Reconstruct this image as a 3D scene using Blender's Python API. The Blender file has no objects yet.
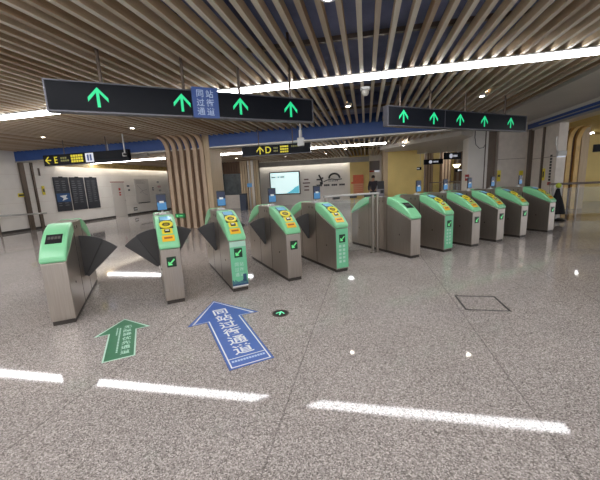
import bpy, bmesh, math, random
from mathutils import Vector, Matrix
random.seed(7)
S = bpy.context.scene
COL = S.collection
PI = math.pi
G = math.radians(37.48)          # the hall's grid is turned this much from the gate row
UX, UY = math.sin(G), math.cos(G)

# ------------------------------------------------------------------ materials
def lin(c):
    return tuple(((v/255)/12.92 if v/255 <= .04045 else ((v/255+.055)/1.055)**2.4) for v in c) + (1,)
MATS = {}
def mat(name, rgb, rough=.5, metal=0, var=0, scale=8, emit=0, stretch=None, spec=.5):
    if name in MATS: return MATS[name]
    m = bpy.data.materials.new(name); m.use_nodes = True
    nt = m.node_tree; b = nt.nodes['Principled BSDF']
    b.inputs['Roughness'].default_value = rough; b.inputs['Metallic'].default_value = metal
    b.inputs['Specular IOR Level'].default_value = spec
    b.inputs['Base Color'].default_value = lin(rgb)
    if var:
        tc = nt.nodes.new('ShaderNodeTexCoord'); mp = nt.nodes.new('ShaderNodeMapping')
        if stretch: mp.inputs['Scale'].default_value = stretch
        n = nt.nodes.new('ShaderNodeTexNoise'); n.inputs['Scale'].default_value = scale; n.inputs['Detail'].default_value = 3
        r = nt.nodes.new('ShaderNodeValToRGB')
        c = lin(rgb)
        r.color_ramp.elements[0].color = tuple(max(0, x*(1-var)) for x in c[:3])+(1,)
        r.color_ramp.elements[1].color = tuple(min(1, x*(1+var)) for x in c[:3])+(1,)
        r.color_ramp.elements[0].position = .3; r.color_ramp.elements[1].position = .7
        nt.links.new(tc.outputs['Object'], mp.inputs[0]); nt.links.new(mp.outputs[0], n.inputs['Vector'])
        nt.links.new(n.outputs['Fac'], r.inputs[0]); nt.links.new(r.outputs[0], b.inputs['Base Color'])
    if emit:
        b.inputs['Emission Color'].default_value = lin(rgb); b.inputs['Emission Strength'].default_value = emit
    MATS[name] = m
    return m

def floor_mat():
    m = bpy.data.materials.new('granite_floor'); m.use_nodes = True
    nt = m.node_tree; N = nt.nodes; L = nt.links; b = N['Principled BSDF']
    b.inputs['Roughness'].default_value = .05; b.inputs['Specular IOR Level'].default_value = .27
    tc = N.new('ShaderNodeTexCoord')
    v = N.new('ShaderNodeTexVoronoi'); v.inputs['Scale'].default_value = 150
    L.new(tc.outputs['Object'], v.inputs['Vector'])
    sep = N.new('ShaderNodeSeparateColor'); L.new(v.outputs['Color'], sep.inputs[0])
    r = N.new('ShaderNodeValToRGB'); cr = r.color_ramp; cr.interpolation = 'LINEAR'
    cr.elements[0].position = 0; cr.elements[0].color = lin((112, 105, 101))
    cr.elements[1].position = 1; cr.elements[1].color = lin((216, 207, 202))
    for p, c in ((.2, (130, 123, 118)), (.32, (154, 146, 141)), (.72, (174, 165, 160))):
        e = cr.elements.new(p); e.color = lin(c)
    L.new(sep.outputs[0], r.inputs[0])
    # patchy slabs
    n = N.new('ShaderNodeTexNoise'); n.inputs['Scale'].default_value = .8; n.inputs['Detail'].default_value = 4
    L.new(tc.outputs['Object'], n.inputs['Vector'])
    mr = N.new('ShaderNodeMapRange'); mr.inputs[1].default_value = .3; mr.inputs[2].default_value = .7
    mr.inputs[3].default_value = .9; mr.inputs[4].default_value = 1.06
    L.new(n.outputs['Fac'], mr.inputs[0])
    mx = N.new('ShaderNodeMix'); mx.data_type = 'RGBA'; mx.blend_type = 'MULTIPLY'; mx.inputs[0].default_value = 1
    L.new(r.outputs[0], mx.inputs[6]); L.new(mr.outputs[0], mx.inputs[7])
    # slab joints (object axes follow the hall grid: x = right, y = depth)
    sx = N.new('ShaderNodeSeparateXYZ'); L.new(tc.outputs['Object'], sx.inputs[0])
    def joint(out, off, per, half):
        a = N.new('ShaderNodeMath'); a.operation = 'ADD'; a.inputs[1].default_value = off; L.new(out, a.inputs[0])
        p = N.new('ShaderNodeMath'); p.operation = 'PINGPONG'; p.inputs[1].default_value = per/2; L.new(a.outputs[0], p.inputs[0])
        c = N.new('ShaderNodeMath'); c.operation = 'LESS_THAN'; c.inputs[1].default_value = half; L.new(p.outputs[0], c.inputs[0])
        return c.outputs[0]
    jx = joint(sx.outputs['X'], .55, 1.58, .006); jy = joint(sx.outputs['Y'], -3.66, 3.16, .003)
    mxx = N.new('ShaderNodeMath'); mxx.operation = 'MAXIMUM'; L.new(jx, mxx.inputs[0]); L.new(jy, mxx.inputs[1])
    k = N.new('ShaderNodeMath'); k.operation = 'MULTIPLY'; k.inputs[1].default_value = .36; L.new(mxx.outputs[0], k.inputs[0])
    m2 = N.new('ShaderNodeMix'); m2.data_type = 'RGBA'; L.new(k.outputs[0], m2.inputs[0])
    L.new(mx.outputs[2], m2.inputs[6]); m2.inputs[7].default_value = lin((58, 54, 52))
    L.new(m2.outputs[2], b.inputs['Base Color'])
    n2 = N.new('ShaderNodeTexNoise'); n2.inputs['Scale'].default_value = 3; L.new(tc.outputs['Object'], n2.inputs['Vector'])
    mr2 = N.new('ShaderNodeMapRange'); mr2.inputs[3].default_value = .03; mr2.inputs[4].default_value = .06
    L.new(n2.outputs['Fac'], mr2.inputs[0]); L.new(mr2.outputs[0], b.inputs['Roughness'])
    return m

def slat_mat():
    """wood-effect battens: each batten (a band of x) has its own tone, warm timber towards the left of the hall"""
    m = bpy.data.materials.new('ceiling_batten'); m.use_nodes = True
    nt = m.node_tree; N = nt.nodes; L = nt.links; b = N['Principled BSDF']; b.inputs['Roughness'].default_value = .75; b.inputs['Specular IOR Level'].default_value = .2
    tc = N.new('ShaderNodeTexCoord'); sx = N.new('ShaderNodeSeparateXYZ'); L.new(tc.outputs['Object'], sx.inputs[0])
    w = N.new('ShaderNodeTexWhiteNoise'); w.noise_dimensions = '1D'
    d = N.new('ShaderNodeMath'); d.operation = 'DIVIDE'; d.inputs[1].default_value = .205; L.new(sx.outputs['X'], d.inputs[0])
    f = N.new('ShaderNodeMath'); f.operation = 'ROUND'; L.new(d.outputs[0], f.inputs[0]); L.new(f.outputs[0], w.inputs['W'])
    r = N.new('ShaderNodeValToRGB'); cr = r.color_ramp
    cr.elements[0].position = 0; cr.elements[0].color = lin((170, 152, 134))
    cr.elements[1].position = 1; cr.elements[1].color = lin((214, 207, 196))
    e = cr.elements.new(.3); e.color = lin((198, 187, 171))
    L.new(w.outputs['Value'], r.inputs[0])
    n = N.new('ShaderNodeTexNoise'); n.inputs['Scale'].default_value = 5
    mp = N.new('ShaderNodeMapping'); mp.inputs['Scale'].default_value = (8, .4, 8); L.new(tc.outputs['Object'], mp.inputs[0]); L.new(mp.outputs[0], n.inputs['Vector'])
    mr = N.new('ShaderNodeMapRange'); mr.inputs[3].default_value = .85; mr.inputs[4].default_value = 1.1; L.new(n.outputs['Fac'], mr.inputs[0])
    mx = N.new('ShaderNodeMix'); mx.data_type = 'RGBA'; mx.blend_type = 'MULTIPLY'; mx.inputs[0].default_value = 1
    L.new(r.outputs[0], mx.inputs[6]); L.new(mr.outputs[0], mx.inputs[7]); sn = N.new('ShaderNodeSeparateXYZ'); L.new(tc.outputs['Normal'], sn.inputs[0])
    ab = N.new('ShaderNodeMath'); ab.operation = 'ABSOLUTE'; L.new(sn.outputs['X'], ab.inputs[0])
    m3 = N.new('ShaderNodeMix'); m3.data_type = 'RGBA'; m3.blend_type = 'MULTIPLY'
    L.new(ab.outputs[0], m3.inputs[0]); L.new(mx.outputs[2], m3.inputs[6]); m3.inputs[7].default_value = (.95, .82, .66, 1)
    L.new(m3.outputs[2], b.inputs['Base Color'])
    return m

def glass_mat():
    m = bpy.data.materials.new('barrier_glass'); m.use_nodes = True
    nt = m.node_tree; N = nt.nodes; L = nt.links; out = N['Material Output']; N.remove(N['Principled BSDF'])
    tr = N.new('ShaderNodeBsdfTransparent'); tr.inputs[0].default_value = (.93, .95, .94, 1)
    gl = N.new('ShaderNodeBsdfGlossy'); gl.inputs['Roughness'].default_value = .03
    fr = N.new('ShaderNodeFresnel'); fr.inputs[0].default_value = 1.45
    mx = N.new('ShaderNodeMixShader'); L.new(fr.outputs[0], mx.inputs[0]); L.new(tr.outputs[0], mx.inputs[1]); L.new(gl.outputs[0], mx.inputs[2]); L.new(mx.outputs[0], out.inputs[0])
    return m

M_FLOOR = floor_mat(); M_SLAT = slat_mat(); M_GLASS = glass_mat()
M_PLENUM = mat('plenum_paint', (104, 110, 142), .9, var=.3, scale=1.2)
M_WALL = mat('white_wall_panel', (228, 223, 215), .35, var=.04, scale=2)
M_STONE = mat('grey_stone_panel', (214, 205, 194), .4, var=.06, scale=6)
M_SOFFIT = mat('soffit_plaster', (204, 199, 190), .8, var=.03, scale=2)
M_TAUPE = mat('taupe_panel', (128, 112, 98), .5, var=.08, scale=4)
M_YELLOW = mat('yellow_wall_panel', (226, 200, 124), .5, var=.05, scale=2)
M_BLUE = mat('shutter_box_blue', (44, 78, 142), .45, var=.08, scale=3)
M_TRIM = mat('aluminium_trim', (176, 174, 168), .35, .7)
M_DARKTRIM = mat('dark_steel_trim', (98, 86, 76), .4, .5)
M_STEEL = mat('brushed_steel', (168, 158, 147), .3, .85, var=.07, scale=6, stretch=(12, 12, .5))
M_STEELTOP = mat('steel_top', (150, 142, 132), .3, .8)
M_PLINTH = mat('dark_plinth', (66, 60, 55), .5, .3)
M_GREEN = mat('green_gate_shell', (132, 204, 152), .28, var=.02, scale=5)
M_STICK = mat('green_gate_sticker', (116, 196, 150), .4)
M_FLAP = mat('dark_flap', (72, 70, 70), .55, var=.05)
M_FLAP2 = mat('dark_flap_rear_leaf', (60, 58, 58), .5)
M_BLACK = mat('black_plastic', (24, 24, 26), .35)
M_SIGN = mat('sign_black', (13, 16, 24), .35, spec=.12)
M_LCD = mat('lcd_blue', (118, 170, 200), .2, emit=.2)
M_YEL = mat('reader_yellow', (232, 214, 56), .4)
M_ORANGE = mat('orange_sticker', (236, 184, 44), .4)
M_DKGRN = mat('dark_green_led', (10, 46, 26), .3)
M_ARROW = mat('green_led', (24, 186, 122), .4, emit=.55)
M_GATEARROW = mat('gate_green_led', (96, 196, 120), .4, emit=.4)
M_SIGNYEL = mat('sign_yellow', (206, 194, 40), .4, emit=.3)
M_SIGNDIM = mat('sign_dim_yellow', (120, 120, 60), .4, emit=.12)
M_WHITE = mat('white_print', (226, 228, 226), .5)
M_SIGNWHITE = mat('sign_white_lit', (206, 210, 222), .4, emit=.3)
M_PALE = mat('pale_print', (176, 214, 194), .5)
M_BLUEPLATE = mat('blue_sign_plate', (54, 84, 150), .4)
M_BLUETXT = mat('pale_blue_lettering', (176, 196, 226), .5)
M_FLOORBLUE = mat('floor_sticker_blue', (62, 98, 172), .45, var=.06, scale=12)
M_FLOORGRN = mat('floor_sticker_green', (36, 112, 72), .45, var=.06, scale=12)
M_LIGHT = mat('lamp_diffuser', (250, 250, 252), .5, emit=11)
M_LIGHTFAR = mat('far_lamp_diffuser', (250, 250, 252), .5, emit=13)
M_ADDEDCOVE = mat('added_cove_diffuser', (255, 250, 240), .5, emit=4.5)
M_SPOT = mat('downlight_lens', (255, 248, 232), .5, emit=45)
M_LAMPBODY = mat('lamp_housing', (200, 200, 198), .4)
M_WOOD = mat('timber_batten', (190, 166, 140), .5, var=.14, scale=5, stretch=(10, 10, .5))
M_WOODLT = mat('pale_timber_panel', (192, 170, 138), .5, var=.08, scale=4, stretch=(6, 6, .5))
M_WOODDK = mat('dark_timber', (104, 78, 58), .6, var=.1, scale=4)
M_BOARD = mat('notice_board_dark', (52, 54, 60), .3, var=.12, scale=6)
M_BOARDTXT = mat('notice_print_grey', (112, 114, 118), .5)
M_BOARDBLUE = mat('notice_blue', (48, 84, 130), .4)
M_TV = mat('screen_white', (206, 232, 232), .3, emit=.55)
M_TVBLUE = mat('screen_cyan', (90, 184, 204), .3, emit=.4)
M_RED = mat('poster_orange', (224, 108, 62), .5, var=.08, scale=6)
M_POSTERPALE = mat('poster_pale_orange', (226, 160, 120), .5)
M_REDMARK = mat('red_print', (176, 52, 46), .5)
M_INK = mat('black_lettering', (44, 42, 42), .5)
M_SKIRT = mat('dark_baseboard', (58, 54, 50), .5)
M_PINK = mat('pink_grey_pole', (196, 178, 166), .4)
M_SCREENBLUE = mat('reader_screen_blue', (64, 124, 172), .25, emit=.15)
M_SCREENNAVY = mat('reader_screen_navy', (30, 40, 66), .25, emit=.12)
M_GOLD = mat('gold_valance', (190, 164, 104), .45, var=.25, scale=9)
M_CAPGREY = mat('valance_grey', (168, 164, 156), .6, var=.1, scale=5)
M_WINDOW = mat('dark_window', (70, 78, 80), .12, var=.35, scale=3)
M_SKIN = mat('skin', (204, 160, 132), .5); M_HAIR = mat('hair', (34, 26, 24), .6)
M_COAT = mat('dark_coat', (46, 42, 48), .8); M_CLOTH = mat('black_cloth', (26, 25, 27), .9, var=.2, scale=10)
M_LIME = mat('lime_top', (176, 190, 60), .6)
M_GREYBOX = mat('grey_machine', (128, 124, 128), .5)

# ------------------------------------------------------------------ mesh helpers
class B:
    def __init__(s): s.bm = bmesh.new()
    def box(s, x0, x1, y0, y1, z0, z1, m=None):
        vs = [Vector((x, y, z)) for x in (x0, x1) for y in (y0, y1) for z in (z0, z1)]
        if m is not None: vs = [m @ v for v in vs]
        v = [s.bm.verts.new(c) for c in vs]
        for f in ((0, 1, 3, 2), (4, 6, 7, 5), (0, 4, 5, 1), (2, 3, 7, 6), (0, 2, 6, 4), (1, 5, 7, 3)):
            s.bm.faces.new([v[i] for i in f])
        return s
    def prism(s, poly, a, b, fn):
        """poly of (p,q); fn(p,q,t) -> 3D point"""
        A = [s.bm.verts.new(fn(p, q, a)) for p, q in poly]; Bv = [s.bm.verts.new(fn(p, q, b)) for p, q in poly]
        n = len(poly)
        s.bm.faces.new(A[::-1]); s.bm.faces.new(Bv)
        for i in range(n): s.bm.faces.new([A[i], A[(i+1) % n], Bv[(i+1) % n], Bv[i]])
        return s
    def cyl(s, p0, p1, r0, r1=None, n=16):
        r1 = r0 if r1 is None else r1
        p0 = Vector(p0); p1 = Vector(p1); d = (p1-p0).normalized()
        a = d.orthogonal().normalized(); b = d.cross(a)
        A = [s.bm.verts.new(p0+(a*math.cos(2*PI*i/n)+b*math.sin(2*PI*i/n))*r0) for i in range(n)]
        C = [s.bm.verts.new(p1+(a*math.cos(2*PI*i/n)+b*math.sin(2*PI*i/n))*r1) for i in range(n)]
        s.bm.faces.new(A[::-1]); s.bm.faces.new(C)
        for i in range(n): s.bm.faces.new([A[i], A[(i+1) % n], C[(i+1) % n], C[i]])
        return s
    def ring(s, c, nrm, r0, r1, h, n=24):
        c = Vector(c); d = Vector(nrm).normalized(); a = d.orthogonal().normalized(); b = d.cross(a)
        def circ(r, t): return [s.bm.verts.new(c+d*t+(a*math.cos(2*PI*i/n)+b*math.sin(2*PI*i/n))*r) for i in range(n)]
        R = [circ(r0, 0), circ(r0, h), circ(r1, h), circ(r1, 0)]
        for k in range(4):
            for i in range(n):
                s.bm.faces.new([R[k][i], R[k][(i+1) % n], R[(k+1) % 4][(i+1) % n], R[(k+1) % 4][i]])
        return s
    def tube(s, pts, r, n=10):
        pts = [Vector(p) for p in pts]; rings = []
        up = None
        for i, p in enumerate(pts):
            d = ((pts[min(i+1, len(pts)-1)]-pts[max(i-1, 0)])).normalized()
            if up is None: up = d.orthogonal().normalized()
            up = (up-d*up.dot(d)).normalized(); b = d.cross(up)
            rings.append([s.bm.verts.new(p+(up*math.cos(2*PI*k/n)+b*math.sin(2*PI*k/n))*r) for k in range(n)])
        for a, c in zip(rings, rings[1:]):
            for k in range(n): s.bm.faces.new([a[k], a[(k+1) % n], c[(k+1) % n], c[k]])
        s.bm.faces.new(rings[0][::-1]); s.bm.faces.new(rings[-1])
        return s
    def sphere(s, c, r, sz=1, n=16):
        bmesh.ops.create_uvsphere(s.bm, u_segments=n, v_segments=n//2, radius=r, matrix=Matrix.Translation(Vector(c)) @ Matrix.Diagonal((1, 1, sz, 1)))
        return s
    def build(s, name, m, parent=None, bevel=0, smooth=False, loc=None, rotz=None):
        bmesh.ops.recalc_face_normals(s.bm, faces=s.bm.faces)
        me = bpy.data.meshes.new(name); s.bm.to_mesh(me); s.bm.free()
        me.materials.append(m)
        if smooth:
            for p in me.polygons: p.use_smooth = True
        o = bpy.data.objects.new(name, me); COL.objects.link(o)
        if parent is not None: o.parent = parent
        if loc is not None: o.location = loc
        if rotz is not None: o.rotation_euler = (0, 0, rotz)
        if bevel:
            md = o.modifiers.new('bevel', 'BEVEL'); md.width = bevel; md.segments = 2; md.limit_method = 'ANGLE'; md.angle_limit = math.radians(40)
        return o

def tag(o, label=None, cat=None, group=None, kind=None):
    if label: o['label'] = label
    if cat: o['category'] = cat
    if group: o['group'] = group
    if kind: o['kind'] = kind
    return o
def thing(name, label, cat, loc=(0, 0, 0), rotz=0, group=None):
    o = bpy.data.objects.new(name, None); COL.objects.link(o); o.empty_display_size = .2
    o.location = loc; o.rotation_euler = (0, 0, rotz)
    return tag(o, label, cat, group)
def gpt(x, y, z=0):
    """hall-grid coordinates (x to the right, y into the depth) -> world"""
    return Vector((x*UY+y*UX, -x*UX+y*UY, z))
def gthing(name, label, cat, x, y, z=0, group=None):
    return thing(name, label, cat, gpt(x, y, z), -G, group)
def gstruct(b, name, m, label=None, **k):
    o = b.build(name, m, rotz=-G, **k); o['kind'] = 'structure'
    if label: o['label'] = label
    return o
def copy_tree(o, parent=None):
    c = o.copy(); COL.objects.link(c)
    if parent is not None: c.parent = parent
    for ch in list(o.children): copy_tree(ch, c)
    return c

TXT = {}
def text_mesh(body, size, depth):
    key = (body, size, depth)
    if key in TXT: return TXT[key].copy()
    cu = bpy.data.curves.new('lettering', 'FONT'); cu.body = body; cu.size = size; cu.extrude = depth
    cu.align_x = 'CENTER'; cu.align_y = 'CENTER'; cu.offset = size*.012
    o = bpy.data.objects.new('lettering', cu); COL.objects.link(o)
    bpy.context.view_layer.update()
    me = bpy.data.meshes.new_from_object(o.evaluated_get(bpy.context.evaluated_depsgraph_get()))
    bpy.data.objects.remove(o); bpy.data.curves.remove(cu)
    TXT[key] = me
    return me.copy()
def lettering(items, name, m, parent, depth=.001):
    """items: (char, size, 4x4 matrix) joined into one lettering mesh"""
    bm = bmesh.new()
    for ch, size, M in items:
        me = text_mesh(ch, size, depth); 
        # centre each character on its own box
        xs = [v.co.x for v in me.vertices]; ys = [v.co.y for v in me.vertices]
        if not xs: continue
        c = Vector(((min(xs)+max(xs))/2, (min(ys)+max(ys))/2, 0))
        me.transform(M @ Matrix.Translation(-c)); bm.from_mesh(me)
    me = bpy.data.meshes.new(name); bm.to_mesh(me); bm.free(); me.materials.append(m)
    o = bpy.data.objects.new(name, me); COL.objects.link(o); o.parent = parent
    return o
STAND = Matrix.Rotation(PI/2, 4, 'X')       # text standing up, facing -Y

# ------------------------------------------------------------------ camera
cam = bpy.data.cameras.new('camera'); co = bpy.data.objects.new('camera', cam); COL.objects.link(co)
yaw, pit, rol, F = math.radians(25.428), math.radians(10.199), math.radians(-2.677), 317.25
fw = Vector((math.sin(yaw)*math.cos(pit), math.cos(yaw)*math.cos(pit), -math.sin(pit)))
rt = Vector((math.cos(yaw), -math.sin(yaw), 0)); up = rt.cross(fw)
r2 = rt*math.cos(rol)+up*math.sin(rol); u2 = -rt*math.sin(rol)+up*math.cos(rol)
mw = Matrix((r2, u2, -fw)).transposed().to_4x4(); mw.translation = (0, 0, 1.5)
co.matrix_world = mw
cam.sensor_width = 36; cam.lens = F/600*36; cam.clip_start = .05; cam.clip_end = 200
S.camera = co

# ------------------------------------------------------------------ the hall (grid coordinates: x right, y depth)
HC, HC2 = 3.315, 3.05
gstruct(B().box(-14.6, 24, -9, 34, -.2, 0), 'floor', M_FLOOR)
slab = gstruct(B().box(-14.6, 24, -9, 34, 3.95, 4.1), 'ceiling', M_PLENUM)

def add_slats(b, x0, x1, y0, y1, z0, skip=None, h=.12, w=.06, sp=.205):
    k0 = math.ceil((x0+.06)/sp); k = k0
    while k*sp-.06 <= x1:
        x = k*sp-.06
        ye = skip(x) if skip else None
        b.box(x-w/2, x+w/2, y0, y1 if ye is None else ye, z0, z0+h); k += 1
COLX0, COLX1 = -7.42, -5.76
sl = B()
add_slats(sl, -14.4, 4.2, -6, 11.0, HC, skip=lambda x: 10.33 if COLX0 < x < COLX1 else None)
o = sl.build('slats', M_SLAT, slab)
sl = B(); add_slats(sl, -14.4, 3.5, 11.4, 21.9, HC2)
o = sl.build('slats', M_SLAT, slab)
# carriers above the battens, ducts
cr_ = B()
for y in (-3, -1, 1, 3, 4.9, 7.4, 9.4, 12.6, 15.6, 18.6): cr_.box(-14.4, 4.2 if y < 11 else 3, y-.03, y+.03, HC+.12 if y < 11 else HC2+.12, HC+.18 if y < 11 else HC2+.18)
cr_.build('carrier_rails', M_DARKTRIM, slab)
du = B(); du.box(-12, 3.8, 2.2, 2.9, 3.62, 3.94); du.box(-2.2, -1.6, 3.5, 10.8, 3.6, 3.94); du.box(-13, 3, 9.9, 10.3, 3.66, 3.94)
du.build('duct', M_PLENUM, slab)
# flat plaster soffit on the right
gstruct(B().box(4.25, 5.95, -7, 14, HC, HC+.5), 'ceiling_soffit', M_SOFFIT)
so = B(); so.prism([(3.3, 12.6), (.68, 16.5), (1.89, 21), (7, 21), (7, 14.4), (3.86, 14.4), (3.86, 13.2)], 2.9, 3.5, lambda p, q, t: (p, q, t))
gstruct(so, 'ceiling_bulkhead', M_SOFFIT)
# other side of the right wall: lower ceiling with battens
sl = B(); add_slats(sl, 6.3, 18, 2, 24, HC2, h=.09)
sl.build('slats', M_YELLOW, slab)  # yellow here stands for the yellow light falling on these battens

# walls
wl = B(); wl.box(-14.63, -14.43, -9, 30, 0, 3.95)
gstruct(wl, 'wall_left', M_WALL)
gv = B()                                             # panel joints
for z in (.62, 1.2, 1.8, 2.4): gv.box(-14.432, -14.424, -9, 22, z-.007, z+.007)
gstruct(gv, 'trim_1', M_STONE)
gstruct(B().box(-14.44, -14.39, -9, 30, 0, .1), 'baseboard_left', M_SKIRT)
gstruct(B().box(-14.13, -14.07, 12.6, 26, 2.78, 3.05), 'trim_2', M_GOLD, label='gilt lattice strip along the top of the left wall')
wb = B(); wb.box(-7.5, -1.04, 22, 22.3, 0, 3.95); wb.box(-14.5, -7.5, 26, 26.3, 0, 3.95)
wb.box(-7.7, -7.5, 22, 26.2, 0, 3.95); wb.box(.1, 1.6, 22.6, 22.8, 0, 3.95)
gstruct(wb, 'wall_back', M_WALL)
gstruct(B().box(-7.5, .2, 21.5, 21.56, 2.66, 2.98), 'trim_3', M_CAPGREY, label='grey valance along the top of the back wall')
gstruct(B().box(-1.04, .2, 21.6, 22.3, 0, 3.95), 'wall_back_yellow', M_YELLOW)
ry = B(); ry.box(1.15, 2.62, 18, 20.4, 0, 3.3)
gstruct(ry, 'wall_yellow_block', M_YELLOW)
gstruct(B().box(.92, 1.15, 18.1, 20.2, 0, 3.3), 'trim_4', M_WOODLT)
gstruct(B().box(1.6, 8.5, 27, 27.3, 0, 3.95), 'wall_corridor', M_YELLOW)
# right hand wall: stone face, white pier, return wall with the opening
gstruct(B().box(4.95, 5.9, 13.8, 14.1, 0, 3.95), 'wall_stone', M_STONE)
gstruct(B().box(4.952, 5.9, 13.79, 13.801, 2.02, 2.035), 'trim_5', M_TAUPE)
gstruct(B().box(4.5, 4.95, 14.05, 14.3, 0, 3.95), 'wall_recess', M_TAUPE)
gstruct(B().box(3.86, 4.56, 13.7, 14.4, 0, 3.95), 'wall_pier', M_WALL)
gstruct(B().box(4.44, 4.475, 13.685, 13.702, 0, 3.3), 'trim_6', M_DARKTRIM)
wr = B(); wr.box(5.9, 6.15, 11.75, 14.1, 0, 3.0)
gstruct(wr, 'wall_right', M_STONE)
wr = B(); wr.box(5.88, 6.15, -9, 14.1, 3.21, 3.95)
gstruct(wr, 'wall_right_upper', M_SOFFIT)
gstruct(B().box(5.888, 5.901, 11.75, 13.3, 1.95, 1.965), 'trim_7', M_TAUPE)
gr = B(); gr.box(5.8, 5.9, 13.28, 13.46, 0, 3.0); gr.box(5.85, 5.9, 12.52, 12.6, 0, 3.0)
gstruct(gr, 'trim_8', M_DARKTRIM, label='shutter guide rails on the right wall')
gr = B(); gr.box(-14.43, -14.33, 11.1, 11.28, 0, 2.99); gr.box(-14.43, -14.36, 11.6, 11.68, 0, 2.99)
gstruct(gr, 'trim_9', M_DARKTRIM, label='shutter guide rails on the left wall')
# blue shutter boxes
bb = B(); bb.box(-14.43, 3.3, 11.05, 11.4, 2.93, HC+.3)
gstruct(bb, 'trim_10', M_BLUE, label='blue fire shutter box crossing the ceiling')
gstruct(B().box(-14.43, 3.3, 11.02, 11.42, 2.885, 2.93), 'trim_11', M_TRIM)
gstruct(B().box(5.85, 6.2, -4, 13.7, 3.03, 3.21), 'trim_12', M_BLUE, label='blue fire shutter box above the right opening')
lp = B(); lp.box(5.82, 6.24, -4, 13.7, 2.96, 3.03); lp.box(5.835, 5.85, 9.4, 12.9, 3.1, 3.125)
gstruct(lp, 'trim_13', M_TRIM)
# far side seen through the right opening
gstruct(B().box(9.2, 16, 17.6, 18, 0, 3.95), 'wall_far_right', M_YELLOW)
gstruct(B().box(6.9, 9.2, 22, 22.3, 0, 3.95), 'wall_far_recess', M_STONE)

# ------------------------------------------------------------------ lamps
def linear_lamp(x, y, z, L, label, grp, m=None):
    t = gthing('ceiling_light', label, 'ceiling light', x, y, z, grp)
    B().box(-L/2, L/2, -.11, .11, .045, .07).build('housing', M_LAMPBODY, t)
    B().box(-L/2+.004, L/2-.004, -.1, .1, 0, .045).build('diffuser', m or M_LIGHT, t)
    return t
proto = None
def lamp_line(y, z, x0, x1, label, grp, step=1.13, m=None):
    first = None; x = x0
    while x < x1:
        if first is None: first = linear_lamp(x, y, z, step-.012, label, grp, m); first.location = gpt(x, y, z)
        else:
            c = copy_tree(first); c.location = gpt(x, y, z)
        x += step
lamp_line(6.1, HC-.07, -13.85, 3.9, 'long white linear ceiling light in the bright line crossing above the gates', 'linear lights above the gates')
lamp_line(14.55, HC2-.07, -13.4, 1.2, 'white linear ceiling light in the far line beyond the blue shutter box', 'linear lights beyond the shutter box', 1.5, M_LIGHTFAR)
lamp_line(23.4, 3.62, 2.4, 6.8, 'linear fill light added out of sight high in the corridor behind the bulkhead', 'added corridor lights', 1.5, M_LIGHTFAR)  # unseen lamps added to brighten the corridor
lamp_line(-2.4, HC-.07, -13.4, 3.4, 'white linear ceiling light behind the viewer', 'linear lights behind the viewer', 1.5)
lamp_line(2.0, HC-.07, -13.4, 3.4, 'white linear fill light added overhead, outside the picture', 'added linear lights overhead', 1.5)  # extra line out of view, added for more light on the hall
lamp_line(-5.5, HC-.07, -13.4, 3.4, 'white linear fill light added farther behind the viewer', 'added linear lights farther behind the viewer', 1.5)  # another unseen line added to raise the hall's brightness
lamp_line(10, HC2-.07, 9.6, 16, 'white linear fill light added in the hall beyond the right opening', 'added linear lights beyond the right opening', 1.5, M_LIGHTFAR)  # added out of view to light the space past the opening
t = linear_lamp(8.94, 15.7, HC2-.12, .3, 'short bright ceiling light beyond the right opening', None)

def downlight(x, y, z, label):
    t = gthing('downlight', label, 'downlight', x, y, z)
    B().ring((0, 0, -.012), (0, 0, 1), .055, .085, .07).build('rim', M_LAMPBODY, t)
    B().cyl((0, 0, 0), (0, 0, .05), .055).build('lens', M_SPOT, t)
    return t
for x, y, z, lb in [(-10.07, 8.7, HC, 'small round downlight in the battens above the exit E sign'),
                 (-6.73, 8.6, HC, 'small round downlight in the battens in front of the timber column'),
                 (-3.5, 8.6, HC, 'small round downlight just under the four arrow sign'),
                 (-.42, 8.4, HC, 'small round downlight in front of the middle of the blue shutter box'),
                 (2.69, 8.67, HC, 'small round downlight above the five arrow sign'),
                 (1.6, 14.9, 2.89, 'round downlight glowing on the white bulkhead beyond the five arrow sign'),
                 (-.35, 3.55, HC, 'downlight in the near ceiling, left of the dome camera'),
                 (2.7, 3.5, HC, 'downlight in the near ceiling at far right')]:
    downlight(x, y, z, lb)
for i, (x, y) in enumerate([(-4.6, 18.5), (-2.2, 18.3), (-7.2, 17.5), (-1.0, 16.5)]):
    downlight(x, y, HC2, ['far downlight above the wall screen', 'far downlight above the wall mural', 'far downlight beside the far timber pier', 'far downlight nearest the yellow block'][i])

t = gthing('added_cove_light', 'strip light added unseen behind the grey valance to brighten the back wall', 'added cove light', -3.65, 21.75, 2.74)  # hidden strip added to lift the back wall's brightness
B().box(-3.8, 3.8, -.06, .06, .03, .07).build('housing', M_LAMPBODY, t); B().box(-3.78, 3.78, -.05, .05, 0, .03).build('diffuser', M_ADDEDCOVE, t)
t = gthing('added_cove_light', 'strip light added unseen behind the gilt strip to brighten the left wall', 'added cove light', -14.25, 18.0, 2.86)  # hidden strip added to brighten the left wall
B().box(-.06, .06, -5.2, 5.2, .03, .07).build('housing', M_LAMPBODY, t); B().box(-.05, .05, -5.18, 5.18, 0, .03).build('diffuser', M_ADDEDCOVE, t)
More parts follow.
